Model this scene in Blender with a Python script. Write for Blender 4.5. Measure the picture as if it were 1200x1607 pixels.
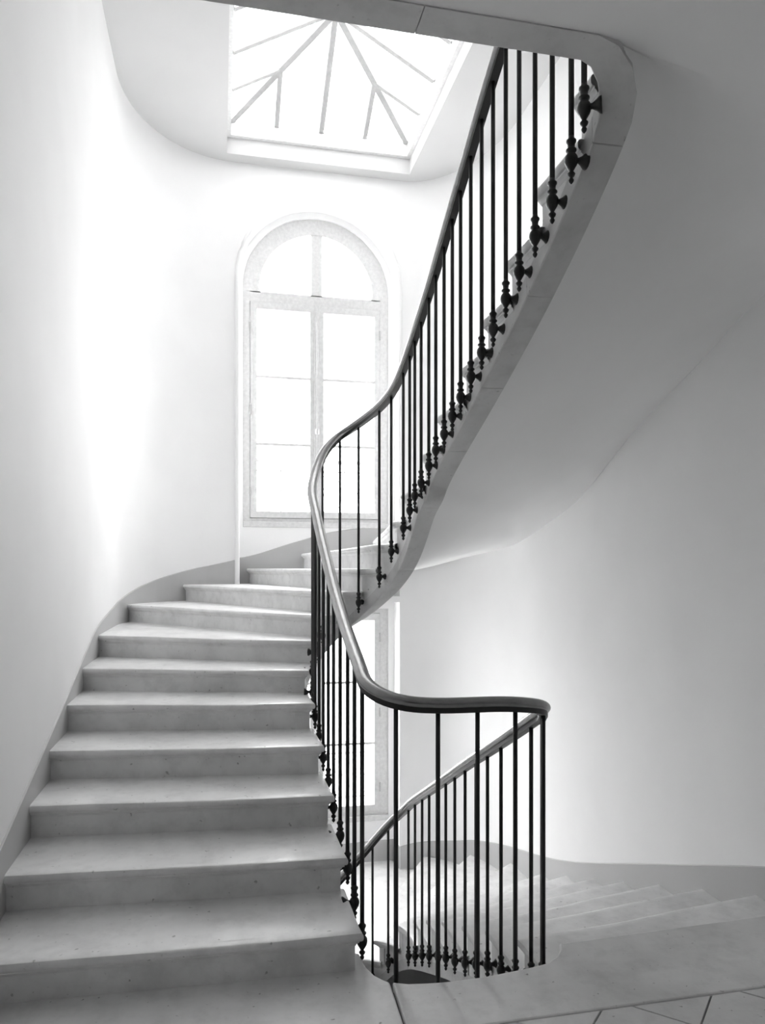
import bpy, bmesh, math, random
from mathutils import Vector, Matrix
random.seed(7)
PI = math.pi
S = bpy.context.scene
C = S.collection
for o in list(bpy.data.objects):
    bpy.data.objects.remove(o, do_unlink=True)

# ------------------------------------------------------------------ camera
F_PX, HORIZON, EYE = 1170.0, 893.0, 1.55
cam_d = bpy.data.cameras.new('camera')
cam = bpy.data.objects.new('camera', cam_d)
C.objects.link(cam)
cam.location = (0, 0, EYE)
cam.rotation_euler = (PI/2, 0, -math.radians(12.295))
cam_d.sensor_fit = 'VERTICAL'
cam_d.sensor_height = 36.0
cam_d.lens = 36.0*F_PX/1607.0
cam_d.shift_y = (HORIZON-803.5)/1607.0
cam_d.clip_start = 0.02
S.camera = cam

# ------------------------------------------------------------------ daylight
w = bpy.data.worlds.new('overcast_sky')
S.world = w
w.use_nodes = True
bg = w.node_tree.nodes['Background']
# overcast sky above the horizon, the darker street and facades below it
_nt = w.node_tree
_tc = _nt.nodes.new('ShaderNodeTexCoord')
_sp = _nt.nodes.new('ShaderNodeSeparateXYZ')
_rp = _nt.nodes.new('ShaderNodeValToRGB')
_mr = _nt.nodes.new('ShaderNodeMapRange')
_mr.inputs['From Min'].default_value = -1
_mr.inputs['From Max'].default_value = 1
_nt.links.new(_tc.outputs['Generated'], _sp.inputs[0])
_nt.links.new(_sp.outputs['Z'], _mr.inputs['Value'])
_nt.links.new(_mr.outputs[0], _rp.inputs[0])
_e = _rp.color_ramp.elements
_e[0].position, _e[0].color = 0.47, (0.42, 0.42, 0.42, 1)
_e[1].position, _e[1].color = 0.53, (1, 1, 1, 1)
_nt.links.new(_rp.outputs[0], bg.inputs[0])
bg.inputs[1].default_value = 1.0
w.cycles.sampling_method = 'AUTOMATIC'
S.view_settings.view_transform = 'Standard'
S.view_settings.look = 'None'
S.view_settings.gamma = 1.0
S.view_settings.use_curve_mapping = False
S.view_settings.exposure = 4.48
S.cycles.max_bounces = 10
S.cycles.diffuse_bounces = 8


def portal(name, loc, rot, sx, sy):
    # sampling portal: gives off no light of its own, only guides the sky's light
    l = bpy.data.lights.new(name, 'AREA')
    l.shape = 'RECTANGLE'
    l.size, l.size_y = sx, sy
    l.cycles.is_portal = True
    o = bpy.data.objects.new(name, l)
    C.objects.link(o)
    o.location = loc
    o.rotation_euler = rot


portal('sky_portal_roof', (1.02, 6.65, 6.9), (0, 0, 0), 2.4, 2.6)
portal('sky_portal_window', (1.045, 8.95, 3.75), (-PI/2, 0, 0), 2.0, 3.9)
portal('sky_portal_lower_window', (1.045, 8.95, -0.05), (-PI/2, 0, 0), 2.0, 2.7)


# ------------------------------------------------------------------ materials
def new_mat(name):
    m = bpy.data.materials.new(name)
    m.use_nodes = True
    nt = m.node_tree
    b = nt.nodes['Principled BSDF']
    return m, nt, b


def noise(nt, scale, detail=4, rough=0.55, coord='Object'):
    tc = nt.nodes.new('ShaderNodeTexCoord')
    n = nt.nodes.new('ShaderNodeTexNoise')
    n.inputs['Scale'].default_value = scale
    n.inputs['Detail'].default_value = detail
    n.inputs['Roughness'].default_value = rough
    nt.links.new(tc.outputs[coord], n.inputs['Vector'])
    return n


def ramp(nt, src, stops):
    r = nt.nodes.new('ShaderNodeValToRGB')
    e = r.color_ramp.elements
    while len(e) < len(stops):
        e.new(0.5)
    for k, (p, v) in enumerate(stops):
        e[k].position = p
        e[k].color = (v, v, v, 1)
    nt.links.new(src, r.inputs[0])
    return r


def mul(nt, a, b_):
    x = nt.nodes.new('ShaderNodeMixRGB')
    x.blend_type = 'MULTIPLY'
    x.inputs[0].default_value = 1
    nt.links.new(a, x.inputs[1])
    nt.links.new(b_, x.inputs[2])
    return x


def bump(nt, b, src, strength, dist):
    bp = nt.nodes.new('ShaderNodeBump')
    bp.inputs['Strength'].default_value = strength
    bp.inputs['Distance'].default_value = dist
    nt.links.new(src, bp.inputs['Height'])
    nt.links.new(bp.outputs[0], b.inputs['Normal'])


def plaster(name, v, rough=0.75):
    m, nt, b = new_mat(name)
    n1 = noise(nt, 1.3, 5)
    n2 = noise(nt, 45, 3)
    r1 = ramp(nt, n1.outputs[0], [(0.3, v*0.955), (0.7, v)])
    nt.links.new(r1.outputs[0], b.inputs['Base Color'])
    b.inputs['Roughness'].default_value = rough
    bump(nt, b, n2.outputs[0], 0.12, 0.004)
    return m


def stone(name, v, rough=0.30, spots=0.55):
    m, nt, b = new_mat(name)
    n1 = noise(nt, 2.2, 6)
    n2 = noise(nt, 9.0, 6, 0.65)
    n3 = noise(nt, 38.0, 2, 0.4)
    a = ramp(nt, n1.outputs[0], [(0.30, v*0.74), (0.70, v)])
    c = ramp(nt, n2.outputs[0], [(0.30, 0.84), (0.52, 0.97), (0.75, 1.0)])
    d = ramp(nt, n3.outputs[0], [(0.22, spots), (0.29, 1.0)])
    x = mul(nt, a.outputs[0], c.outputs[0])
    y = mul(nt, x.outputs[0], d.outputs[0])
    nt.links.new(y.outputs[0], b.inputs['Base Color'])
    rr = ramp(nt, n2.outputs[0], [(0.3, rough+0.18), (0.7, rough)])
    nt.links.new(rr.outputs[0], b.inputs['Roughness'])
    bump(nt, b, n2.outputs[0], 0.18, 0.006)
    return m


def plain(name, v, rough=0.5, spec=0.5, coat=0.0, metal=0.0):
    m, nt, b = new_mat(name)
    n = noise(nt, 30, 3)
    r = ramp(nt, n.outputs[0], [(0.3, v*0.85), (0.7, v)])
    nt.links.new(r.outputs[0], b.inputs['Base Color'])
    b.inputs['Roughness'].default_value = rough
    b.inputs['Specular IOR Level'].default_value = spec
    b.inputs['Coat Weight'].default_value = coat
    b.inputs['Coat Roughness'].default_value = rough*0.8
    b.inputs['Metallic'].default_value = metal
    return m


M = {
    'wall': plaster('wall_plaster', 0.92),
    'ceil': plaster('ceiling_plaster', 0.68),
    'soffit': plaster('soffit_plaster', 0.90),
    'base': plaster('grey_skirting_paint', 0.50, 0.6),
    'stone': stone('limestone_tread', 0.90),
    'floor': stone('limestone_floor', 0.84, 0.42, 0.45),
    'string': stone('limestone_string', 0.72, 0.55, 0.7),
    'mortar': plain('dark_mortar', 0.10, 0.9),
    'frame': plain('window_frame_paint', 0.74, 0.4),
    'curb': plain('white_curb_paint', 0.85, 0.5),
    'rib': plain('grey_glazing_bar_paint', 0.46, 0.5),
    'line': plain('grey_hinge', 0.55, 0.5),  # even mid grey of the casement hinges
    'iron': plain('black_iron', 0.012, 0.38),
    'rail': plain('dark_polished_rail', 0.34, 0.27, 0.5, 0.0, 1.0),
    'balcony': plain('grey_balcony_iron', 0.06, 0.5),
    'bounce_blocker': plain('dark_blocker', 0.06, 0.5),  # near-black, for the added panel that soaks up bounced light
}


def glass(name, tint):
    m = bpy.data.materials.new(name)
    m.use_nodes = True
    nt = m.node_tree
    nt.nodes.clear()
    out = nt.nodes.new('ShaderNodeOutputMaterial')
    tr = nt.nodes.new('ShaderNodeBsdfTransparent')
    tr.inputs[0].default_value = (tint, tint, tint, 1)
    tl = nt.nodes.new('ShaderNodeBsdfTranslucent')
    tl.inputs[0].default_value = (tint, tint, tint, 1)
    gl = nt.nodes.new('ShaderNodeBsdfGlossy')
    gl.inputs['Roughness'].default_value = 0.03
    m1 = nt.nodes.new('ShaderNodeMixShader')
    m1.inputs[0].default_value = 0.06
    m2 = nt.nodes.new('ShaderNodeMixShader')
    m2.inputs[0].default_value = 0.04
    nt.links.new(tr.outputs[0], m1.inputs[1])
    nt.links.new(tl.outputs[0], m1.inputs[2])
    nt.links.new(m1.outputs[0], m2.inputs[1])
    nt.links.new(gl.outputs[0], m2.inputs[2])
    nt.links.new(m2.outputs[0], out.inputs[0])
    return m


M['glass'] = glass('window_glass', 0.88)
M['roofglass'] = glass('dimming_roof_glass', 0.42)  # clean glass, tinted grey to cut the daylight from the skylight


# ------------------------------------------------------------------ helpers
class MB:
    def __init__(self):
        self.v, self.f = [], []

    def add(self, verts, faces):
        n = len(self.v)
        self.v += [tuple(p) for p in verts]
        self.f += [tuple(i+n for i in f) for f in faces]
        return self

    def box(self, x0, x1, y0, y1, z0, z1):
        return self.add([(x0, y0, z0), (x1, y0, z0), (x1, y1, z0), (x0, y1, z0),
                         (x0, y0, z1), (x1, y0, z1), (x1, y1, z1), (x0, y1, z1)],
                        [(3, 2, 1, 0), (4, 5, 6, 7), (0, 1, 5, 4), (1, 2, 6, 5), (2, 3, 7, 6), (3, 0, 4, 7)])

    def prism(self, poly, z0, z1):
        n = len(poly)
        zb = z0 if isinstance(z0, (list, tuple)) else [z0]*n
        zt = z1 if isinstance(z1, (list, tuple)) else [z1]*n
        vs = [(p[0], p[1], zb[i]) for i, p in enumerate(poly)] + [(p[0], p[1], zt[i]) for i, p in enumerate(poly)]
        fs = [tuple(range(n-1, -1, -1)), tuple(range(n, 2*n))]
        fs += [(i, (i+1) % n, n+(i+1) % n, n+i) for i in range(n)]
        return self.add(vs, fs)

    def bar(self, a, b, wd, hg):
        a, b = Vector(a), Vector(b)
        t = (b-a).normalized()
        up = Vector((0, 0, 1)) if abs(t.z) < 0.98 else Vector((0, 1, 0))
        sd = t.cross(up).normalized()
        up = sd.cross(t)
        vs = []
        for p in (a, b):
            for sx, sz in ((-1, -1), (1, -1), (1, 1), (-1, 1)):
                vs.append(p+sd*sx*wd/2+up*sz*hg/2)
        return self.add(vs, [(0, 1, 2, 3), (7, 6, 5, 4), (0, 4, 5, 1), (1, 5, 6, 2), (2, 6, 7, 3), (3, 7, 4, 0)])

    def tube(self, pts, r, n=8, closed=False):
        pts = [Vector(p) for p in pts]
        N = len(pts)
        vs, fs = [], []
        for i, p in enumerate(pts):
            a = pts[i-1] if (i or closed) else p
            b = pts[(i+1) % N] if (i < N-1 or closed) else p
            t = (b-a).normalized()
            up = Vector((0, 0, 1)) if abs(t.z) < 0.95 else Vector((0, 1, 0))
            s = t.cross(up).normalized()
            u = s.cross(t)
            vs += [p+(s*math.cos(2*PI*k/n)+u*math.sin(2*PI*k/n))*r for k in range(n)]
        for i in range(N if closed else N-1):
            j = (i+1) % N
            fs += [(i*n+k, i*n+(k+1) % n, j*n+(k+1) % n, j*n+k) for k in range(n)]
        if not closed:
            fs += [tuple(range(n-1, -1, -1)), tuple(range((N-1)*n, N*n))]
        return self.add(vs, fs)

    def lathe(self, prof, n=12, mat=Matrix.Identity(4)):
        # prof: (radius, height) rows from bottom to top
        vs, fs = [], []
        for r, z in prof:
            vs += [mat @ Vector((r*math.cos(2*PI*k/n), r*math.sin(2*PI*k/n), z)) for k in range(n)]
        for i in range(len(prof)-1):
            fs += [(i*n+k, i*n+(k+1) % n, (i+1)*n+(k+1) % n, (i+1)*n+k) for k in range(n)]
        fs += [tuple(range(n-1, -1, -1)), tuple(range((len(prof)-1)*n, len(prof)*n))]
        return self.add(vs, fs)

    def mesh(self, name, mat, smooth=False, fix=True):
        me = bpy.data.meshes.new(name)
        me.from_pydata(self.v, [], self.f)
        if fix:
            bm = bmesh.new()
            bm.from_mesh(me)
            bmesh.ops.recalc_face_normals(bm, faces=bm.faces)
            bm.to_mesh(me)
            bm.free()
        me.materials.append(M[mat])
        if smooth:
            me.polygons.foreach_set('use_smooth', [True]*len(me.polygons))
        return me

    def build(self, name, mat, parent=None, smooth=False, bevel=0, auto=None):
        o = bpy.data.objects.new(name, self.mesh(name, mat, smooth))
        C.objects.link(o)
        if parent:
            o.parent = parent
        if bevel:
            md = o.modifiers.new('bevel', 'BEVEL')
            md.width = bevel
            md.segments = 2
            md.limit_method = 'ANGLE'
            md.angle_limit = math.radians(40)
        if auto:
            o.data.polygons.foreach_set('use_smooth', [True]*len(o.data.polygons))
            o.data.set_sharp_from_angle(angle=math.radians(auto))
        return o


def empty(name, loc=(0, 0, 0), kind=None, label=None, cat=None, group=None):
    o = bpy.data.objects.new(name, None)
    C.objects.link(o)
    o.location = loc
    o.empty_display_size = 0.1
    return tag(o, kind, label, cat, group)


def tag(o, kind=None, label=None, cat=None, group=None):
    if kind:
        o['kind'] = kind
    if label:
        o['label'] = label
    if cat:
        o['category'] = cat
    if group:
        o['group'] = group
    return o


def struct(o):
    return tag(o, kind='structure')


class Path2:
    """dense plan polyline with arc length"""
    def __init__(self, pts, z=None):
        self.p = [Vector((a[0], a[1])) for a in pts]
        self.s = [0.0]
        for i in range(1, len(self.p)):
            self.s.append(self.s[-1]+(self.p[i]-self.p[i-1]).length)
        self.L = self.s[-1]

    def at(self, u):
        u = min(max(u, 0), self.L)
        lo, hi = 0, len(self.s)-1
        while hi-lo > 1:
            m = (lo+hi)//2
            if self.s[m] <= u:
                lo = m
            else:
                hi = m
        k = (u-self.s[lo])/max(self.s[hi]-self.s[lo], 1e-9)
        return self.p[lo].lerp(self.p[hi], k)

    def right(self, u):
        t = (self.at(u+0.012)-self.at(u-0.012)).normalized()
        return Vector((t.y, -t.x))

    def near(self, x, y):
        q = Vector((x, y))
        best = (1e9, 0)
        for i in range(len(self.p)-1):
            a, b = self.p[i], self.p[i+1]
            d = b-a
            k = max(0, min(1, (q-a).dot(d)/max(d.length_squared, 1e-12)))
            e = (a+d*k-q).length
            if e < best[0]:
                best = (e, self.s[i]+k*d.length)
        return best[1]

    def between(self, a, b, step=0.05):
        n = max(1, int(math.ceil(abs(b-a)/step)))
        return [self.at(a+(b-a)*k/n) for k in range(n+1)], [a+(b-a)*k/n for k in range(n+1)]


def arc(cx, cy, a, b, t0, t1, n=24):
    return [(cx+a*math.cos(math.radians(t0+(t1-t0)*k/n)), cy+b*math.sin(math.radians(t0+(t1-t0)*k/n))) for k in range(n+1)]


def interp(tab):
    """monotone cubic through sorted (u, z) rows"""
    tab = sorted(tab)
    X = [t[0] for t in tab]
    Y = [t[1] for t in tab]
    n = len(X)
    d = [(Y[i+1]-Y[i])/(X[i+1]-X[i]) for i in range(n-1)]
    m = [d[0]]+[0 if d[i-1]*d[i] <= 0 else 2*d[i-1]*d[i]/(d[i-1]+d[i]) for i in range(1, n-1)]+[d[-1]]

    def f(x):
        if x <= X[0]:
            return Y[0]
        if x >= X[-1]:
            return Y[-1]
        i = 0
        while X[i+1] < x:
            i += 1
        h = X[i+1]-X[i]
        t = (x-X[i])/h
        return ((1+2*t)*(1-t)**2*Y[i]+t*(1-t)**2*h*m[i]+t*t*(3-2*t)*Y[i+1]+t*t*(t-1)*h*m[i+1])
    return f


# ------------------------------------------------------------------ plan of the stairwell
XL, XR, YB, YF = -0.86, 2.745, 7.90, -2.8
YN = 8.17                                  # back of the window niches
NX0, NX1 = 0.1744, 1.9135                     # niche sides
ZC, ZLOW = 5.78, -3.25
left_plan = [(XL, YF), (XL, 6.65)] + arc(0.14, 6.65, 1.0, 1.25, 180, 90, 28)[1:] + [(NX0, YB)]
right_plan = [(NX1, YB)] + arc(1.95, 6.5, 0.795, 1.4, 90, 0, 30) + [(XR, YF)]


def wall_strip(name, pts, z0, z1, th, mat='wall'):
    mb = MB()
    P = Path2(pts)
    n = len(pts)
    outer = []
    for i in range(n):
        a = P.p[max(0, i-1)]
        b = P.p[min(n-1, i+1)]
        t = (b-a).normalized()
        outer.append(P.p[i]+Vector((-t.y, t.x))*th)
    for i in range(n-1):
        a, b, c, d = P.p[i], P.p[i+1], outer[i+1], outer[i]
        pass
    vs = []
    for q in list(P.p)+outer:
        vs += [(q.x, q.y, z0), (q.x, q.y, z1)]
    fs = []
    for i in range(n-1):
        a, b, c, d = 2*i, 2*(i+1), 2*(n+i+1), 2*(n+i)
        fs += [(a, b, b+1, a+1), (d+1, c+1, c, d), (a+1, b+1, c+1, d+1), (d, c, b, a)]
    e = 2*(n-1)
    g = 2*(2*n-1)
    fs += [(0, 1, 2*n+1, 2*n), (g, g+1, e+1, e)]
    mb.add(vs, fs)
    o = mb.build(name, mat, auto=35)
    return struct(o)


wall_left = wall_strip('wall_left', left_plan, ZLOW-0.3, 6.0, 0.27)
wall_right = wall_strip('wall_right', right_plan, ZLOW-0.3, 6.0, 0.27)

# back wall: a front leaf with the two niches cut out, a rear leaf with the window openings
ACX, ACZ = 1.044, 4.602                   # centre of the window arch


def arch_filler(mb, x0, x1, z_top, r, y0, y1, n=28):
    """solid between a semicircular head of radius r and a rectangle x0..x1 up to z_top"""
    pts = [(ACX+r*math.cos(PI-PI*k/n), ACZ+r*math.sin(PI-PI*k/n)) for k in range(n+1)]
    xs = [p[0] for p in pts]
    tops = [(min(max(x, x0), x1), z_top) for x in xs]
    tops[0] = (x0, z_top)
    tops[-1] = (x1, z_top)
    for i in range(n):
        a, b, c, d = pts[i], pts[i+1], tops[i+1], tops[i]
        vs = [(q[0], y, q[1]) for y in (y0, y1) for q in (a, b, c, d)]
        mb.add(vs, [(0, 1, 2, 3), (7, 6, 5, 4), (0, 4, 5, 1), (2, 6, 7, 3)])
    if pts[0][0] - x0 > 1e-4:
        for (xa, xb) in ((x0, pts[0][0]), (pts[-1][0], x1)):
            pass
    return mb


mb = MB()
arch_filler(mb, NX0, NX1, 6.0, (NX1-NX0)/2, YB, YN)
mb.box(NX0, NX1, YB, YN, 1.189, 1.25)
mb.box(NX0, NX1, YB, YN, ZLOW-0.3, -2.0)
OX0, OX1 = 0.2415, 1.85                     # structural opening behind
for (x0, x1) in ((-0.3, OX0), (OX1, 2.3)):
    mb.box(x0, x1, YN, 8.62, ZLOW-0.3, 6.0)
mb.box(OX0, OX1, YN, 8.62, ZLOW-0.3, -1.235)
mb.box(OX0, OX1, YN, 8.62, 1.106, 2.033)
arch_filler(mb, OX0, OX1, 6.0, (OX1-OX0)/2, YN, 8.62)
wall_back = struct(mb.build('wall_back', 'wall', auto=30))

# roll moulding round the arched niche
rr = (NX1-NX0)/2
pts = [(NX0, YB-0.002, 1.30), (NX0, YB-0.002, ACZ)]
pts += [(ACX-rr*math.cos(PI*k/32), YB-0.002, ACZ+rr*math.sin(PI*k/32)) for k in range(33)]
pts += [(NX1, YB-0.002, ACZ), (NX1, YB-0.01, 1.7)]
struct(MB().tube(pts, 0.026, 10).build('trim_1', 'wall', auto=60))

struct(MB().box(XL-0.3, XR+0.3, YF-0.3, YF, ZLOW-0.3, 6.0).build('wall_front', 'wall'))
d = struct(MB().box(-0.2, 2.1, YF, YF+0.06, 0, 2.7).build('bounce_blocker_1', 'bounce_blocker', bevel=0.01))  # unseen dark double door, added behind the viewer to cut bounced light
for x0, x1 in ((-0.08, 0.88), (1.02, 1.98)):
    for z0, z1 in ((0.15, 1.0), (1.15, 2.55)):
        MB().box(x0, x1, YF+0.06, YF+0.08, z0, z1).build('bounce_blocker_panel', 'bounce_blocker', d, bevel=0.01)

# ceiling with the skylight shaft
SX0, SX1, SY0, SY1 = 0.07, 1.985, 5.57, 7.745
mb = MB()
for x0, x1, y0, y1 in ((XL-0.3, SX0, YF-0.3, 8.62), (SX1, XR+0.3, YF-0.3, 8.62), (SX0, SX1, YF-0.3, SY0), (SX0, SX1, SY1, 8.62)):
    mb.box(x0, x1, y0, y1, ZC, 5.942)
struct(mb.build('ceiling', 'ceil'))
struct(MB().box(XL-0.3, XR+0.3, YF-0.3, 8.62, ZLOW-0.25, ZLOW).build('floor_lower', 'floor'))

# ------------------------------------------------------------------ skylight
KX0, KX1, KY0, KY1, KZ = 0.1075, 1.945, 5.62, 7.694, 6.085
AX, AY, AZ = 1.024, 6.655, 6.587
sky = empty('skylight', (1.024, 6.655, 5.942), label='white framed pyramid skylight in the ceiling above the arched window', cat='skylight')


def child(mbx, name, mat, parent, **k):
    off = parent.matrix_world.translation if False else Vector(parent.location)
    q = parent.parent
    while q:
        off += q.location
        q = q.parent
    mbx.v = [(a[0]-off.x, a[1]-off.y, a[2]-off.z) for a in mbx.v]
    return mbx.build(name, mat, parent, **k)


mb = MB()
for x0, x1, y0, y1 in ((XL-.3, KX0, 5.0, 8.62), (KX1, XR+.3, 5.0, 8.62), (KX0, KX1, 5.0, KY0), (KX0, KX1, KY1, 8.62)):
    mb.box(x0, x1, y0, y1, 5.942, KZ)
child(mb, 'curb', 'curb', sky)
apex = Vector((AX, AY, AZ))
cor = [Vector(p) for p in ((KX0, KY0, KZ), (KX1, KY0, KZ), (KX1, KY1, KZ), (KX0, KY1, KZ))]
for q in cor:
    child(MB().bar(q, apex, 0.058, 0.05), 'hip_bar', 'rib', sky)
for a_, b_ in zip(cor, cor[1:]+cor[:1]):
    mid = (a_+b_)/2
    child(MB().bar(mid, apex, 0.05, 0.045), 'glazing_bar', 'rib', sky)
    for t, q in ((0.25, a_), (0.75, b_)):
        child(MB().bar(a_.lerp(b_, t), q.lerp(apex, 0.5), 0.045, 0.04), 'glazing_bar', 'rib', sky)
    # four panes of each slope
    up = Vector((0, 0, 0.03))
    ha, hb = a_.lerp(apex, 0.5), b_.lerp(apex, 0.5)
    for poly in ((a_, a_.lerp(b_, .25), ha), (a_.lerp(b_, .25), mid, apex, ha), (mid, a_.lerp(b_, .75), hb, apex), (a_.lerp(b_, .75), b_, hb)):
        n = len(poly)
        vs = [p+up for p in poly]+[p+up*1.25 for p in poly]
        fs = [tuple(range(n)), tuple(range(2*n-1, n-1, -1))]+[(i, (i+1) % n, n+(i+1) % n, n+i) for i in range(n)]
        child(MB().add(vs, fs), 'pane', 'roofglass', sky)
child(MB().lathe([(0.05, 0), (0.07, .03), (0.06, .06), (0.02, .08)], 12, Matrix.Translation(apex-Vector((0, 0, .05)))), 'apex_cap', 'rib', sky, smooth=True)


# ------------------------------------------------------------------ windows
def window(name, z0, z1, arched):
    """casement pair from z0 (frame bottom) to z1 (frame top or transom)"""
    w_ = struct(empty(name, (ACX, YN, z0)))
    y0, y1 = YN+0.03, YN+0.10
    fr = MB()
    fr.box(OX0-.02, 0.3155, y0, y1, z0, z1)
    fr.box(1.758, OX1+.02, y0, y1, z0, z1)
    fr.box(0.3155, 1.758, y0, y1, z0, z0+0.07)
    if arched:
        fr.box(0.3155, 1.758, y0, y1, z1, z1+0.11)
        fr.box(OX0-.02, 0.3155, y0, y1, z1, ACZ)
        fr.box(1.758, OX1+.02, y0, y1, z1, ACZ)
        n = 28
        R0, R1 = 0.627, 0.822
        for i in range(n):
            q = []
            for r in (R0, R1):
                for k in (i, i+1):
                    q.append((ACX+r*math.cos(PI-PI*k/n), ACZ+r*math.sin(PI-PI*k/n)))
            a, b, c, e = q[0], q[1], q[3], q[2]
            vs = [(p[0], y, p[1]) for y in (y0, y1) for p in (a, b, c, e)]
            fr.add(vs, [(0, 1, 2, 3), (7, 6, 5, 4), (0, 4, 5, 1), (2, 6, 7, 3)])
        fr.box(0.3155, 0.432, y0, y1, z1+.1, ACZ)
        fr.box(1.657, 1.758, y0, y1, z1+.1, ACZ)
        fr.box(ACX-0.06, ACX+0.06, y0, y1, z1+.1, ACZ+0.63)
    else:
        fr.box(0.3155, 1.758, y0, y1, z1-0.05, z1)
    yr = y0+0.046                            # rebates the casements close against
    zt_ = z1 if arched else z1-.05
    fr.box(0.31, 0.345, yr, y1, z0, zt_)
    fr.box(1.73, 1.765, yr, y1, z0, zt_)
    fr.box(0.31, 1.765, yr, y1, z0+.06, z0+.10)
    fr.box(0.31, 1.765, yr, y1, zt_-.03, zt_+.01)
    fr.box(1.02, 1.068, yr, y1, z0+.06, zt_)
    child(fr, 'window_frame', 'frame', w_, auto=30)
    child(MB().box(OX0, OX1, YN-0.012, y0, z0-0.03, z0+0.03), 'sill', 'frame', w_, bevel=0.006)
    if arched:
        for sgn in (-1, 1):
            n = 16
            pts = [(ACX+sgn*0.05, ACZ-0.04)] + [(ACX+sgn*0.62*math.cos(PI/2*k/n), ACZ-0.04+0.65*math.sin(PI/2*k/n)) for k in range(n+1)]
            vs = [(p[0], y, p[1]) for y in (y0+.03, y0+.035) for p in pts]
            m_ = len(pts)
            fs = [tuple(range(m_)), tuple(range(2*m_-1, m_-1, -1))]+[(i, (i+1) % m_, m_+(i+1) % m_, m_+i) for i in range(m_)]
            child(MB().add(vs, fs), 'fanlight_pane', 'glass', w_)
    top = z1 if arched else z1-0.05
    cz0, cz1 = z0+0.075, top-0.005
    gz0, gz1 = z0+0.145, top-0.082
    yc0, yc1 = y0-0.012, y0+0.045
    for (xo, xi, gx0, gx1) in ((0.320, 1.042, 0.3905, 0.971), (1.754, 1.046, 1.693, 1.119)):
        a, b = min(xo, xi), max(xo, xi)
        g0, g1 = min(gx0, gx1), max(gx0, gx1)
        cb = MB()
        cb.box(a, g0, yc0, yc1, cz0, cz1)
        cb.box(g1, b, yc0, yc1, cz0, cz1)
        cb.box(g0, g1, yc0, yc1, cz0, gz0)
        cb.box(g0, g1, yc0, yc1, gz1, cz1)
        cs = child(cb, 'casement', 'frame', w_)
        hgt = (gz1-gz0)/3

        def sub(mbx, nm, mat, **k):
            off = Vector(w_.location)
            mbx.v = [(p[0]-off.x, p[1]-off.y, p[2]-off.z) for p in mbx.v]
            return mbx.build(nm, mat, cs, **k)
        for k in (1, 2):
            sub(MB().box(g0, g1, yc0+.008, yc1-.004, gz0+hgt*k-.014, gz0+hgt*k+.014), 'muntin', 'frame')
        for k in range(3):
            sub(MB().box(g0-.005, g1+.005, y0+.012, y0+.017, gz0+hgt*k, gz0+hgt*(k+1)), 'pane', 'glass')
        for k in (0.12, 0.5, 0.88):
            zz = cz0+(cz1-cz0)*k
            sub(MB().tube([(xo, yc0-.006, zz-.05), (xo, yc0-.006, zz+.05)], 0.009, 8), 'hinge', 'line')
    # meeting cover strip and bolt
    child(MB().box(1.044-.028, 1.044+.028, yc0-.014, yc0-.001, cz0, cz1), 'cover_strip', 'frame', w_, bevel=0.005)
    kb = MB().tube([(1.044, yc0-.025, cz0+.02), (1.044, yc0-.025, cz1+.03)], 0.006, 8)
    kb.lathe([(.018, -.03), (.022, 0), (.018, .03)], 10, Matrix.Translation((1.044, yc0-.034, cz0+0.95)))
    child(kb, 'bolt', 'frame', w_, auto=40)
    return w_


window('window_1', 2.033, 4.456, True)
window('window_2', -1.235, 1.106, False)


def balcony(zb, label):
    g = empty('balcony_guard', (ACX, 8.54, zb), label=label, cat='railing')
    y = 8.54
    zt = zb+0.66
    child(MB().box(OX0, OX1, y-.02, y+.02, zt-.02, zt+.02), 'top_rail', 'balcony', g)
    child(MB().box(OX0, OX1, y-.008, y+.008, zt-.12, zt-.104), 'rail', 'balcony', g)
    child(MB().box(OX0, OX1, y-.008, y+.008, zb+.03, zb+.046), 'rail', 'balcony', g)
    for x in (0.31, 0.677, 1.044, 1.411, 1.778):
        child(MB().box(x-.008, x+.008, y-.008, y+.008, zb-.05, zt), 'bar', 'balcony', g)
    for x in (0.4935, 0.8605, 1.2275, 1.5945):
        zc = (zb+.046+zt-.12)/2
        sc = MB().tube([(x+.155*math.cos(2*PI*k/24), y, zc+.22*math.sin(2*PI*k/24)) for k in range(24)], 0.006, 6, True)
        for sg in (-1, 1):
            sp = [(x+sg*(.02+.075*(1-k/22)*math.cos(k*.5)), y, zc+.075*(1-k/22)*math.sin(k*.5)) for k in range(20)]
            sc.tube(sp, 0.006, 6)
        child(sc, 'scroll', 'balcony', g)
    return g


balcony(2.12, 'scrolled iron balcony guard outside the arched upper window')
balcony(-1.13, 'scrolled iron balcony guard outside the lower window below the stairs')

# ------------------------------------------------------------------ stair paths (ascending, the well is on the right)
WX, UPR = 0.51, 1.145                       # well faces of the upper turn
cxu, Ru = (WX+UPR)/2, (UPR-WX)/2
YC, RB = 4.50, 0.68                         # far end of the well: half ellipse
up_in = Path2([(WX, 2.6), (WX, YC)] + arc(cxu, YC, Ru, RB, 180, 0, 48)[1:] + [(UPR, 2.13)] +
              arc(UPR-0.11, 2.13, 0.11, 0.11, 0, -90, 10)[1:] + [(XL-.02, 2.02)])
DNR = 1.365
cxd, Rd = (WX+DNR)/2, (DNR-WX)/2
dn_in = Path2([(WX, 2.2), (WX, 5.2)] + arc(cxd, 5.2, Rd, Rd, 180, 0, 36)[1:] + [(DNR, 2.80)])
out = Path2([(XL, 0.0)] + left_plan[1:] + [(NX0, YN), (NX1, YN)] + right_plan[:-1] + [(XR, 0.0)])


def UYr(y):
    return up_in.near(UPR, y)


def DA(theta):
    return 3.0+Rd*math.radians(theta)


def DYr(y):
    return 3.0+PI*Rd+(5.2-y)


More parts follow.
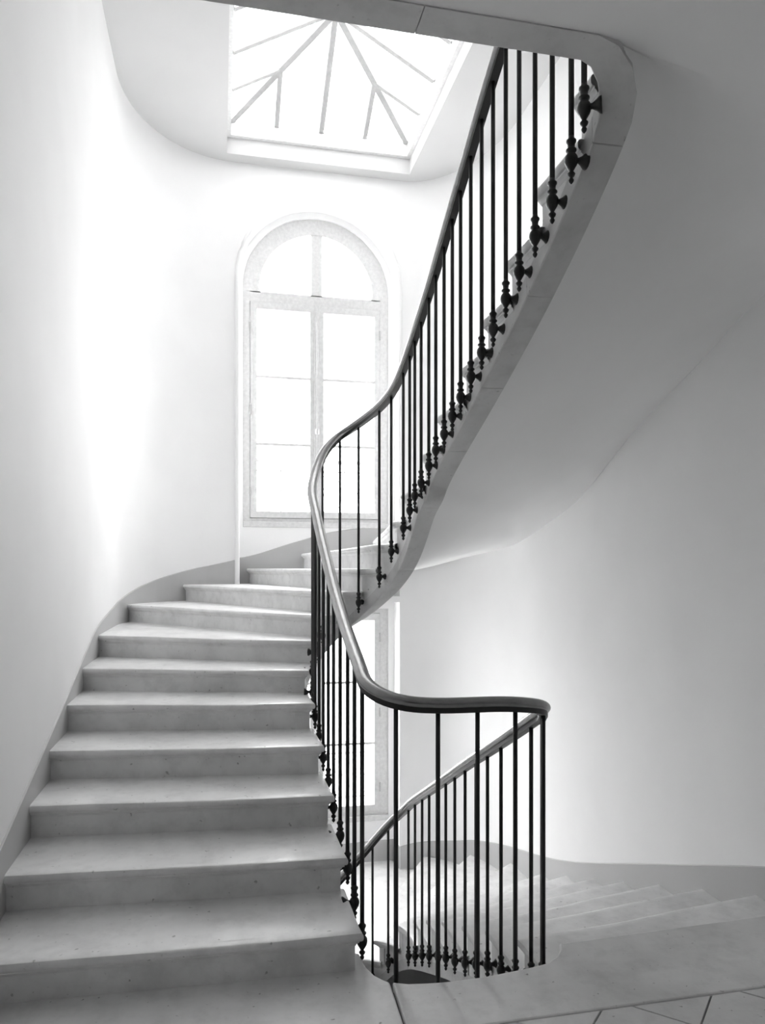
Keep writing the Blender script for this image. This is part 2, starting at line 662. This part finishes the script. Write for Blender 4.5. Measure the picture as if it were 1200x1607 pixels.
NO = 0.034                                   # nosing overhang, front
NS = 0.024                                   # nosing overhang, well side
up_tip = [(WX, 2.804), (WX, 3.16), (WX, 3.543), (WX, 3.902), (WX, 4.298), (.513, 4.64), (.575, 4.95), (.69, 5.115), (.825, 5.178),
          (.945, 5.135), (1.035, 5.02), (1.125, 4.76), (1.15, 4.60), (UPR, 4.132), (UPR, 3.81), (UPR, 3.412), (UPR, 3.118), (UPR, 2.846), (UPR, 2.557), (UPR, 2.257), (UPR, 2.165)]
up_u = [up_in.near(*p)+NO for p in up_tip]
up_o = [(XL, 2.89), (XL, 3.30), (XL, 3.71), (XL, 4.12), (XL, 4.57), (XL, 5.06), (XL, 5.70), (-0.80, 7.05), (-0.34, 7.75),
        (0.31, YN), (0.90, YN), (1.70, YN), (2.66, 7.0), (XR, 5.95), (XR, 5.42), (XR, 5.08), (XR, 4.80), (XR, 4.48), (XR, 4.09), (XR, 3.71), (XR, 3.30)]
up_z = [.155, .31, .465, .62, .775, .92, 1.075, 1.232, 1.393, 1.554, 1.717, 1.860, 2.025, 2.2, 2.356, 2.506, 2.64, 2.784, 2.931, 3.082, 3.24]
up_v = [out.near(*p) for p in up_o]

dn_tips = [(-20, 'L', 2.62), (-19, 'L', 2.98), (-18, 'L', 3.35), (-17, 'L', 3.72), (-16, 'L', 4.09), (-15, 'L', 4.45), (-14, 'L', 4.80), (-13, 'L', 5.12),
           (-12, 'A', 21), (-11, 'A', 46), (-10, 'A', 71), (-9, 'A', 96), (-8, 'A', 121), (-7, 'A', 145),
           (-6, 'R', 5.13), (-5, 'R', 4.79), (-4, 'R', 4.434), (-3, 'R', 4.04), (-2, 'R', 3.66), (-1, 'R', 3.238), (0, 'R', 2.845)]
dn_u = []
for i, k, q in dn_tips:
    u = q-2.2 if k == 'L' else DA(q) if k == 'A' else DYr(q)
    dn_u.append(u+NO)
# one entry per front, -20 .. 0
dn_o = [(XL, 3.0), (XL, 3.5), (XL, 4.0), (XL, 4.5), (XL, 5.0), (XL, 5.6), (XL, 6.3), (-.70, 7.3), (-.1, 7.86),
        (.60, YN), (1.30, YN), (2.198, 7.83), (2.56, 7.38), (2.70, 6.7), (XR, 6.02), (XR, 5.557), (XR, 5.114), (XR, 4.68), (XR, 4.254), (XR, 3.815), (XR, 3.37)]
dn_o = [(XL, 3.0), (XL, 3.5), (XL, 4.0), (XL, 4.5), (XL, 5.0), (XL, 5.8), (-.80, 7.05), (-.1, 7.86),
        (.60, YN), (1.30, YN), (2.198, 7.83), (2.56, 7.38), (2.70, 6.7), (XR, 6.02), (XR, 5.557), (XR, 5.114), (XR, 4.68), (XR, 4.254), (XR, 3.815), (XR, 3.37), (XR, 2.90)]
dn_z = [0.155*t[0] for t in dn_tips]
for k_, z_ in ((-7, -1.10), (-8, -1.27), (-9, -1.43), (-10, -1.58), (-11, -1.72), (-12, -1.87), (-13, -2.02)):
    dn_z[k_+20] = z_
dn_v = [out.near(*p) for p in dn_o]

# undersides
up_zin = interp([(0.2, -.10), (0.9, .18), (1.7, .52)] + [(up_in.near(x, y), z) for x, y, z in
                ((.51, 4.65, .68), (.56, 4.90, .80), (.62, 5.05, .875), (.70, 5.125, .955), (.808, 5.179, 1.06), (.938, 5.14, 1.19), (1.046, 5.006, 1.325), (1.106, 4.856, 1.43), (1.135, 4.683, 1.55))] +
                [(UYr(4.44), 1.735), (UYr(4.262), 1.87), (UYr(4.10), 1.945), (UYr(4.015), 2.005), (UYr(3.775), 2.118), (UYr(3.66), 2.165), (UYr(3.38), 2.276), (UYr(3.021), 2.426),
                 (UYr(2.643), 2.60), (UYr(2.17), 2.875), (UYr(2.13), 2.91), (UYr(2.13)+.05, 2.965), (UYr(2.13)+.17, 3.046), (9, 3.046)])
up_zout = interp([(out.near(*p), z) for p, z in (((XL, 2.9), -.10), ((XL, 3.7), .2), ((XL, 5.0), .66), ((XL, 5.7), .84), ((-.80, 7.06), 1.0), ((-.34, 7.75), 1.12),
                  ((.3, YN), 1.24), ((1.0, YN), 1.34), ((1.80, YN), 1.43), ((2.262, 7.78), 1.585), ((2.56, 7.40), 1.69), ((2.70, 6.7), 1.78),
                  ((XR, 5.934), 1.948), ((XR, 5.464), 2.071), ((XR, 4.538), 2.507), ((XR, 3.858), 2.77), ((XR, 3.337), 2.973), ((XR, 3.1), 3.022), ((XR, 2.8), 3.046), ((XR, 2.2), 3.052))])
_dzu = interp([(u, z) for u, z in zip(dn_u, dn_z)])
_dzv = interp([(v, z) for v, z in zip(dn_v, dn_z)])
dn_zin = lambda u: _dzu(u)-0.36
dn_zout = lambda v: _dzv(v)-0.36

PROF = [(-0.30, 0.0), (0.55, 0.0), (0.82, -.003), (0.97, -.011), (1.0, -.020), (0.95, -.029), (0.78, -.035), (0.50, -.037), (0.50, -.044), (0.22, -.050), (0.08, -.060), (-0.25, -.062)]


def make_step(parent, IN, u0, u1, o0, o1, z, zp, zin, zout, worn=0.006):
    ov = out
    v0, v1 = o0, o1
    I0, I1 = IN.at(u0), IN.at(u1)
    O0, O1 = ov.at(v0), ov.at(v1)
    nf = 14
    fdir = (I0-O0).normalized()
    nrm_f = Vector((fdir.y, -fdir.x))
    # downhill: away from the next front
    mid_next = (IN.at(min(u1, u0+0.3))+O1)/2
    if nrm_f.dot(((I0+O0)/2)-mid_next) < 0:
        nrm_f = -nrm_f
    front = [O0.lerp(I0, k/nf) for k in range(nf+1)]
    side, su = IN.between(u0, min(u1+0.02, IN.L), 0.04)
    path = front[:-1]+side
    nrm = []
    for k in range(len(path)):
        if k < nf:
            nrm.append(nrm_f)
        else:
            ns = IN.right(su[k-nf])
            if k == nf:
                ns = IN.right(u0+0.02)
                m = nrm_f+ns
                m = m/max(0.35, 1+nrm_f.dot(ns))
                nrm.append(m*(0.5+0.5*NS/NO))
            else:
                nrm.append(ns*(NS/NO))
    # tread slab with moulded nosing, slightly hollowed by wear
    vs, fs = [], []
    for k, (p, n) in enumerate(zip(path, nrm)):
        dip = 0.0
        if k <= nf:
            t = k/nf
            dip = -worn*math.exp(-((t-0.62)/0.22)**2)
        for (o_, dz) in PROF:
            q = p+n*(o_*NO)
            dd = dip*max(0.0, 1+dz/.04)
            vs.append((q.x, q.y, z+dz+dd))
    m = len(PROF)
    N = len(path)
    for k in range(N-1):
        for j in range(m-1):
            fs.append((k*m+j, (k+1)*m+j, (k+1)*m+j+1, k*m+j+1))
    # back and wall edges
    back = [IN.at(min(u1+0.02, IN.L)).lerp(ov.at(v1+0.02), k/nf) for k in range(1, nf+1)]
    wall, _ = ov.between(v1+0.02, v0, 0.10)
    wall = wall[1:-1] if len(wall) > 2 else []
    # make the niche corners exact
    rest = back+wall
    b0 = len(vs)
    for q in rest:
        vs.append((q.x, q.y, z))
    b1 = len(vs)
    for q in rest:
        vs.append((q.x, q.y, z-.062))
    top = [k*m for k in range(N)]+list(range(b0, b1))
    fs.append(tuple(top))
    bot = [k*m+m-1 for k in range(N)]+list(range(b1, b1+len(rest)))
    fs.append(tuple(reversed(bot)))
    # riser below the nosing and the cut end that faces the well
    bd = MB()
    fr = [O0.lerp(I0, k/nf) for k in range(nf+1)]
    bk = [p-nrm_f*0.045 for p in fr]
    zf = [min(z-.0625, max(zp-.03, zout(v0)*(1-k/nf)+zin(u0)*k/nf+.045)) for k in range(nf+1)]
    bd.prism([(p.x, p.y) for p in fr]+[(p.x, p.y) for p in reversed(bk)], zf+zf[::-1], z-.056)
    ins = [p-IN.right(q)*0.085 for p, q in zip(side, su)]
    zz = [min(zin(q)+.05, z-.0625) for q in su]
    bd.prism([(p.x, p.y) for p in side]+[(p.x, p.y) for p in reversed(ins)], zz+zz[::-1], z-.056)
    st = bd.build('step', 'stone', parent, auto=30)
    tr = MB().add(vs, fs).build('tread', 'stone', st, auto=38)
    return st


def string_stones(parent, IN, ua, ub, zin, n, mat='string', wd=0.105, hgt=0.085):
    L = (ub-ua)/n
    for s in range(n):
        a, b = ua+L*s+0.0015, ua+L*(s+1)-0.0015
        ps, us = IN.between(a, b, 0.04)
        vs, fs = [], []
        for p, u in zip(ps, us):
            r = IN.right(u)
            z = zin(u)
            for off, zz in ((0.001, z+hgt), (0.001, z+.004), (-0.003, z), (-wd, z+.002), (-wd, z+hgt)):
                q = p+r*off
                vs.append((q.x, q.y, zz))
        k = len(ps)
        for i in range(k-1):
            fs += [(i*5+j, (i+1)*5+j, (i+1)*5+(j+1) % 5, i*5+(j+1) % 5) for j in range(5)]
        fs += [(0, 1, 2, 3, 4), tuple((k-1)*5+j for j in (4, 3, 2, 1, 0))]
        MB().add(vs, fs).build('string_stone', mat, parent, auto=30)


def make_soffit(parent, IN, us, vs_, zin, zout, wd=0.10, rise=0.006):
    fu = interp([(i, u) for i, u in enumerate(us)])
    fv = interp([(i, v) for i, v in enumerate(vs_)])
    n = (len(us)-1)*6
    rows = 9
    V, Fc = [], []
    for th in (0, 0.02):
        for k in range(n+1):
            t = k*(len(us)-1)/n
            u, v = fu(t), fv(t)
            a = IN.at(u)-IN.right(u)*wd
            b = out.at(v)-out.right(v)*0.012
            for j in range(rows):
                s_ = j/(rows-1)
                q = a.lerp(b, s_)
                zi, zo = zin(u)+rise, zout(v)
                V.append((q.x, q.y, zi*(1-s_)+zo*s_+th))
    M_ = (n+1)*rows
    for k in range(n):
        for j in range(rows-1):
            a = k*rows+j
            Fc.append((a, a+rows, a+rows+1, a+1))
            Fc.append((M_+a, M_+a+1, M_+a+rows+1, M_+a+rows))
    for k in range(n):
        for j in (0, rows-1):
            a = k*rows+j
            Fc.append((a, M_+a, M_+a+rows, a+rows))
    return MB().add(V, Fc).build('soffit', 'soffit', parent, auto=60)


upst = empty('stone_staircase', (0, 0, 0), label='pale stone staircase climbing on the left and curving back overhead to the right', cat='staircase')
for i in range(20):
    make_step(upst, up_in, up_u[i], up_u[i+1], up_v[i], up_v[i+1], up_z[i], up_z[i-1] if i else 0.0, up_zin, up_zout)
string_stones(upst, up_in, up_u[0]+.02, up_u[20]-0.02, up_zin, 11)
string_stones(upst, up_in, up_u[20]-0.02, up_in.L-0.02, up_zin, 3)
make_soffit(upst, up_in, up_u+[up_u[20]+.06, up_u[20]+.12, up_u[20]+.19], up_v[:-1]+[out.near(XR, y) for y in (3.28, 3.0, 2.65, 2.2)], up_zin, up_zout)
# upper landing above the viewer
ul, _ = up_in.between(up_u[20]+0.012, up_in.L, 0.05)
lp = [(p.x, p.y) for p in ul]+[(XL, YF), (XR, YF), (XR, 3.32)]
MB().prism(lp, 3.10, 3.24).build('landing_slab', 'stone', upst, bevel=0.01)
il = [p-up_in.right(up_u[20]+0.012)*0.0 for p in ul]
il = []
u = up_u[20]+0.19
while u < up_in.L:
    q = up_in.at(u)-up_in.right(u)*0.10
    il.append((q.x, q.y))
    u += 0.05
MB().prism(il+[(XL, YF), (XR, YF), (XR, 2.2)], 3.052, 3.07).build('landing_soffit', 'soffit', upst)

dnst = empty('stone_staircase', (0, 0, ZLOW), label='worn stone steps going down on the right beyond the landing', cat='staircase')
dhold = dnst
dnst.location = (0, 0, 0)
for i in range(20):
    make_step(dnst, dn_in, dn_u[i], dn_u[i+1], dn_v[i], dn_v[i+1], dn_z[i], dn_z[i]-.155, dn_zin, dn_zout, worn=0.010)
string_stones(dnst, dn_in, dn_u[0]+.02, dn_u[20]-.01, dn_zin, 10)
make_soffit(dnst, dn_in, dn_u, dn_v, dn_zin, dn_zout)

# ------------------------------------------------------------------ landing floor
edge = [(.613, 2.40), (.625, 2.733)]
well_edge = [(.549, 2.96), (.551, 2.90), (.558, 2.845), (.578, 2.785), (.605, 2.748), (.630, 2.727), (.688, 2.705), (.76, 2.694), (.83, 2.688), (.98, 2.690), (1.09, 2.703), (1.20, 2.718), (1.262, 2.732), (1.315, 2.768), (1.352, 2.815), (1.372, 2.875)]
fb = [(XL, YF), (XR, YF), (XR, 2.86), (1.40, 2.83)]+[(x, y-.035) for x, y in reversed(well_edge[:-1])]+[(.49, 2.93), (.49, 3.0), (XL, 3.0)]
floor = struct(MB().prism(fb, -0.26, -0.022).build('floor', 'mortar'))


def slab(poly, name='floor_slab', z0=-0.055, z1=0.0, mat='floor', bev=0.004):
    return MB().prism(poly, z0, z1).build(name, mat, floor, bevel=bev)


g = 0.003
left_w = well_edge[:5]
slab([(XL, 2.40+g), (.612-g, 2.40+g), (.626-g, 2.73)]+[(x, y) for x, y in reversed(left_w)]+[(.50, 2.985), (XL, 2.985)], bev=0.008)
slab([(.612+g, 2.40+g), (XR, 2.40+g), (XR, 2.91), (1.372, 2.862)]+[(x, y) for x, y in reversed(well_edge[6:-1])]+[(.629+g, 2.729)], bev=0.008)


def clip(poly, a, b, c):
    o_ = []
    for i in range(len(poly)):
        p, q = poly[i], poly[(i+1) % len(poly)]
        dp, dq = a*p[0]+b*p[1]-c, a*q[0]+b*q[1]-c
        if dp <= 0:
            o_.append(p)
        if dp*dq < 0:
            t = dp/(dp-dq)
            o_.append((p[0]+(q[0]-p[0])*t, p[1]+(q[1]-p[1])*t))
    return o_


# square tiles laid on the diagonal
TS = 0.437
ang = PI/4
hx = TS/2
for i in range(-14, 14):
    for j in range(-14, 14):
        # '/' joints at X = 1.313 + k*TS and '\' joints at X = 1.428 + k*TS along Y = 2.40
        cx = (1.313+1.428)/2+(i+j)*hx+hx
        cy = 2.40+(1.313-1.428)/2*-1+(j-i)*hx
        d_ = hx-g*1.4
        poly = [(cx-d_, cy), (cx, cy-d_), (cx+d_, cy), (cx, cy+d_)]
        for a_, b_, c_ in ((0, 1, 2.40-g), (0, -1, -YF), (1, 0, XR), (-1, 0, -XL)):
            poly = clip(poly, a_, b_, c_) if poly else poly
        if len(poly) >= 3:
            ar = abs(sum(poly[k][0]*poly[(k+1) % len(poly)][1]-poly[(k+1) % len(poly)][0]*poly[k][1] for k in range(len(poly))))/2
            if ar > 0.002:
                slab(poly, 'floor_tile', -0.03, -0.001+random.uniform(-.0015, .0005), bev=0.002)

# ------------------------------------------------------------------ painted skirting that follows the stairs
def skirting(name, plan, rows, hgt):
    """rows: (x, y, z of the top edge); strip 8 mm proud of the wall"""
    P = Path2(plan)
    f = interp([(P.near(x, y), z) for x, y, z in rows])
    a = min(P.near(x, y) for x, y, z in rows)
    b = max(P.near(x, y) for x, y, z in rows)
    ks = sorted(set([a, b]+[s for s in P.s if a < s < b]+[a+(b-a)*k/60 for k in range(61)]))
    vs, fs = [], []
    for u in ks:
        p, r = P.at(u), P.right(u)
        q = p+r*0.008
        z = f(u)
        vs += [(p.x, p.y, z-hgt), (q.x, q.y, z-hgt), (q.x, q.y, z-.006), (p.x, p.y, z)]
    n = len(ks)
    for i in range(n-1):
        fs += [(i*4+j, (i+1)*4+j, (i+1)*4+(j+1) % 4, i*4+(j+1) % 4) for j in range(4)]
    fs += [(0, 1, 2, 3), ((n-1)*4+3, (n-1)*4+2, (n-1)*4+1, (n-1)*4)]
    return struct(MB().add(vs, fs).build(name, 'base', auto=40))


nx = 0.002
skirting('baseboard_left', [(XL, 0)]+left_plan[1:],
         [(XL, 2.3, .20), (XL, 2.75, .30), (XL, 3.24, .44), (XL, 3.70, .57), (XL, 4.49, .80), (XL, 5.21, 1.02), (XL, 5.6, 1.13), (-.845, 6.85, 1.29), (-.69, 7.35, 1.41), (-.30, 7.78, 1.545), (0, 7.89, 1.61), (.170, 7.9, 1.65)], 0.45)
skirting('baseboard_back', [(NX0, 7.91), (NX0, YN), (NX1, YN), (NX1, 7.86)],
         [(NX0, 7.92, 1.655), (NX0, YN, 1.67), (.82, YN, 1.85), (1.23, YN, 1.965), (1.7, YN, 2.02), (NX1, 7.9, 2.04)], 0.5)
rp = right_plan[:-1]+[(XR, 0)]
skirting('baseboard_right', rp,
         [(NX1+.005, 7.9, -1.475), (2.0, 7.88, -1.455), (2.42, 7.64, -1.355), (2.56, 7.38, -1.27), (2.70, 6.7, -1.11), (XR, 5.81, -.884), (XR, 4.174, -.295), (XR, 3.337, .016), (XR, 2.95, .14), (XR, 2.6, .17), (XR, 1.5, .17), (XR, .2, .17)], 0.5)
skirting('baseboard_lower', [(NX0, 7.91), (NX0, YN), (NX1, YN), (NX1, 7.9)],
         [(NX0, 7.93, -1.60), (NX0, YN, -1.58), (1.0, YN, -1.52), (1.6, YN, -1.49), (NX1-.02, YN, -1.485), (NX1, 7.91, -1.476)], 0.6)

# ------------------------------------------------------------------ railing
BO = 0.046
bx, b_r, d_r = WX+BO, UPR-BO, DNR-BO
rail_pts = [(bx, 2.9), (bx, 5.2)] + arc(cxd, 5.2, Rd-BO, Rd-BO, 180, 0, 40)[1:] + [(d_r, 2.915)] + arc(1.14, 2.915, .17, .17, 0, -90, 12)[1:] + \
           [(.725, 2.745)] + arc(.725, 2.915, .17, .17, -90, -180, 12)[1:] + [(bx, YC)] + arc(cxu, YC, Ru-BO, RB-BO, 180, 0, 60)[1:] + \
           [(b_r, 2.13)] + arc(b_r-.05, 2.13, .05, .05, 0, -90, 8)[1:] + [(XL+.02, 2.08)]
RP = Path2(rail_pts)
RQ = None
uD0 = 2.3                                     # start of the lower arc
uDl = 2.3+PI*(Rd-BO)                          # start of the lower right run
uLc = uDl+(5.2-2.915)                         # landing corner, right
uLs = uLc+.17*PI/2
uLe = uLs+(1.14-.725)
uU0 = uLe+.17*PI/2                            # start of the upper left run (Y = 2.915)


k0 = min(range(len(RP.p)), key=lambda k: (RP.p[k]-Vector((bx, YC))).length)
RQ = Path2([(bx, 3.915)]+[(q.x, q.y) for q in RP.p[k0:]])       # the upper run alone


def rD(y):
    return uDl+(5.2-y)


def rU(y):
    return uU0+(y-2.915)


def rA(x, y):
    return uU0+1.0+RQ.near(x, y)


def rR(y):
    return uU0+1.0+RQ.near(b_r, y)


def rDA(x, y):
    th = math.atan2(y-5.2, x-cxd)
    return uD0+(Rd-BO)*(PI-th)


zr = [(0, -2.15), (1.0, -1.72), (2.3, -1.20), (rDA(.75, 5.53), -.92), (rDA(1.044, 5.561), -.635), (rDA(1.13, 5.522), -.507), (rDA(1.224, 5.439), -.352), (rDA(1.284, 5.339), -.245),
      (rD(5.15), -.125), (rD(4.639), .123), (rD(4.276), .297), (rD(3.917), .472), (rD(3.565), .637), (rD(3.38), .724), (rD(3.025), .895), (uLc+.03, .965), (uLc+.15, 1.010), (uLs, 1.028),
      (uLs+.2, 1.029), (uLe-.05, 1.030), (uLe+.10, 1.050), (uU0-.03, 1.105), (rU(2.971), 1.145), (rU(3.197), 1.226), (rU(3.367), 1.297), (rU(3.658), 1.433), (rU(4.001), 1.629), (rU(4.325), 1.825),
      (rU(4.45), 1.915), (rA(.566, 4.67), 2.035), (rA(.59, 4.80), 2.105), (rA(.622, 4.909), 2.185), (rA(.657, 4.988), 2.27), (rA(.727, 5.081), 2.394), (rA(.845, 5.124), 2.512), (rA(.998, 4.987), 2.610),
      (rA(1.067, 4.798), 2.660), (rA(1.09, 4.672), 2.705), (rR(4.33), 2.821), (rR(4.04), 2.955), (rR(3.725), 3.116), (rR(3.474), 3.265), (rR(3.217), 3.41), (rR(3.009), 3.535), (rR(2.79), 3.645), (rR(2.3), 3.90),
      (rR(2.13)+.09, 4.12), (rR(2.13)+.4, 4.15), (RP.L, 4.15)]
RZ0 = interp(zr)


def RZ(u):                                    # lightly smoothed
    return sum(RZ0(u+k*.035) for k in range(-4, 5))/9


railing = empty('stair_railing', (0, 0, 0), label='black iron railing with dark polished handrail curving round the open stairwell', cat='railing')
us = []
u = 0.0
while u < RP.L:
    us.append(u)
    u += 0.025
us.append(RP.L)
P3 = []
for u in us:
    p = RP.at(u)
    P3.append(Vector((p.x, p.y, RZ(u))))


def sweep(prof, name, mat, parent):
    vs, fs = [], []
    m = len(prof)
    for i, p in enumerate(P3):
        t = (P3[min(i+2, len(P3)-1)]-P3[max(i-2, 0)]).normalized()
        sd = t.cross(Vector((0, 0, 1))).normalized()
        upv = sd.cross(t)
        vs += [p+sd*a+upv*b for a, b in prof]
    for i in range(len(P3)-1):
        fs += [(i*m+j, (i+1)*m+j, (i+1)*m+(j+1) % m, i*m+(j+1) % m) for j in range(m)]
    fs += [tuple(range(m)), tuple((len(P3)-1)*m+j for j in reversed(range(m)))]
    return MB().add(vs, fs).build(name, mat, parent, auto=50)


prof = [(.030*math.cos(2*PI*k/18), .022*math.sin(2*PI*k/18)+.004) for k in range(18)]
hr = sweep(prof, 'handrail', 'rail', railing)
sweep([(-.018, -.032), (.018, -.032), (.018, -.012), (-.018, -.012)], 'rail_core', 'iron', hr)

# shared meshes: unit rod and turned foot with its bracket
rod_me = MB().lathe([(.0092, 0), (.0092, 1)], 10).mesh('rod', 'iron', True)
knob = [(.002, -.078), (.007, -.072), (.009, -.066), (.005, -.059), (.011, -.052), (.013, -.046), (.006, -.038), (.012, -.028), (.019, -.016), (.022, -.003), (.020, .009), (.014, .018), (.011, .022), (.017, .027), (.017, .032),
        (.011, .037), (.012, .050), (.016, .056), (.016, .062), (.010, .067), (.0092, .075)]
kmb = MB().lathe(knob, 12)
knob_me = kmb.mesh('turned_foot', 'iron', True)
RX = Matrix.Rotation(PI/2, 4, 'Y')
arm_me = MB().lathe([(.011, .0), (.009, .014), (.0085, .024), (.013, .032), (.017, .038), (.024, .046), (.026, .053)], 12, RX).mesh('bracket', 'iron', True)


def baluster(u, zf, ang_to_stone=None):
    p = RP.at(u)
    zt = RZ(u)-.022
    o = bpy.data.objects.new('baluster', rod_me)
    C.objects.link(o)
    o.parent = railing
    o.location = (p.x, p.y, zf)
    o.scale = (1, 1, zt-zf)
    k = bpy.data.objects.new('turned_foot', knob_me)
    C.objects.link(k)
    k.parent = o
    k.scale = (1, 1, 1/(zt-zf))
    r = -RP.right(u) if ang_to_stone is None else ang_to_stone
    a = bpy.data.objects.new('bracket', arm_me)
    C.objects.link(a)
    a.parent = o
    a.scale = (1, 1, 1/(zt-zf))
    a.rotation_euler = (0, 0, math.atan2(r.y, r.x))


# on the way down (the path runs upward, so the stone is on its left)
for y, z in ((3.025, -.225), (3.20, -.30), (3.38, -.375), (3.565, -.447), (3.738, -.533), (3.917, -.619), (4.101, -.703), (4.276, -.773), (4.437, -.852), (4.639, -.946), (4.811, -1.029), (4.996, -1.127), (5.18, -1.22)):
    baluster(rD(y), z)
for x, y, z in ((1.224, 5.439, -1.40), (1.125, 5.525, -1.58), (.98, 5.57, -1.72), (.80, 5.55, -1.86), (.66, 5.46, -1.98), (.58, 5.33, -2.08)):
    baluster(rDA(x, y), z)
for y, z in ((5.15, -2.16), (4.95, -2.22), (4.75, -2.32), (4.55, -2.40)):
    baluster(y-2.9, z)
# round the landing
for x in (.66, .8136, .973, 1.129):
    baluster(uLs+(1.14-x), -.14) if x > .73 else baluster(uLe+.075, -.14)
baluster(uLc+.09, -.14)
baluster(uLc+.035, -.15)
# left flight
lk = [(2.93, .066), (3.28, .222), (3.70, .36), (4.078, .515), (4.444, .67), (4.60, .79)]
for i, (y, z) in enumerate(lk):
    baluster(rU(y), z)
    if i < 5:
        baluster(rU((y+lk[i+1][0])/2), (z+lk[i+1][1])/2)
for x, y, z in ((.575, 4.74, .90), (.62, 4.91, 1.0), (.685, 5.033, 1.10), (.818, 5.125, 1.215), (.935, 5.075, 1.321), (1.043, 4.884, 1.499), (1.085, 4.706, 1.667)):
    baluster(rA(x, y), z)
for y, z in ((4.441, 1.804), (4.284, 1.901), (4.166, 1.977), (4.027, 2.035), (3.87, 2.109), (3.737, 2.174), (3.59, 2.231), (3.454, 2.293), (3.327, 2.357), (3.182, 2.416), (3.04, 2.484),
             (2.903, 2.542), (2.763, 2.616), (2.629, 2.671), (2.484, 2.74), (2.343, 2.797), (2.203, 2.861)):
    baluster(rR(y), z)
baluster(rR(2.13)+.03, 2.965)
x = .95
while x > XL+.1:
    baluster(rR(2.13)+.05*PI/2+(b_r-.05-x), 3.205)
    x -= .155
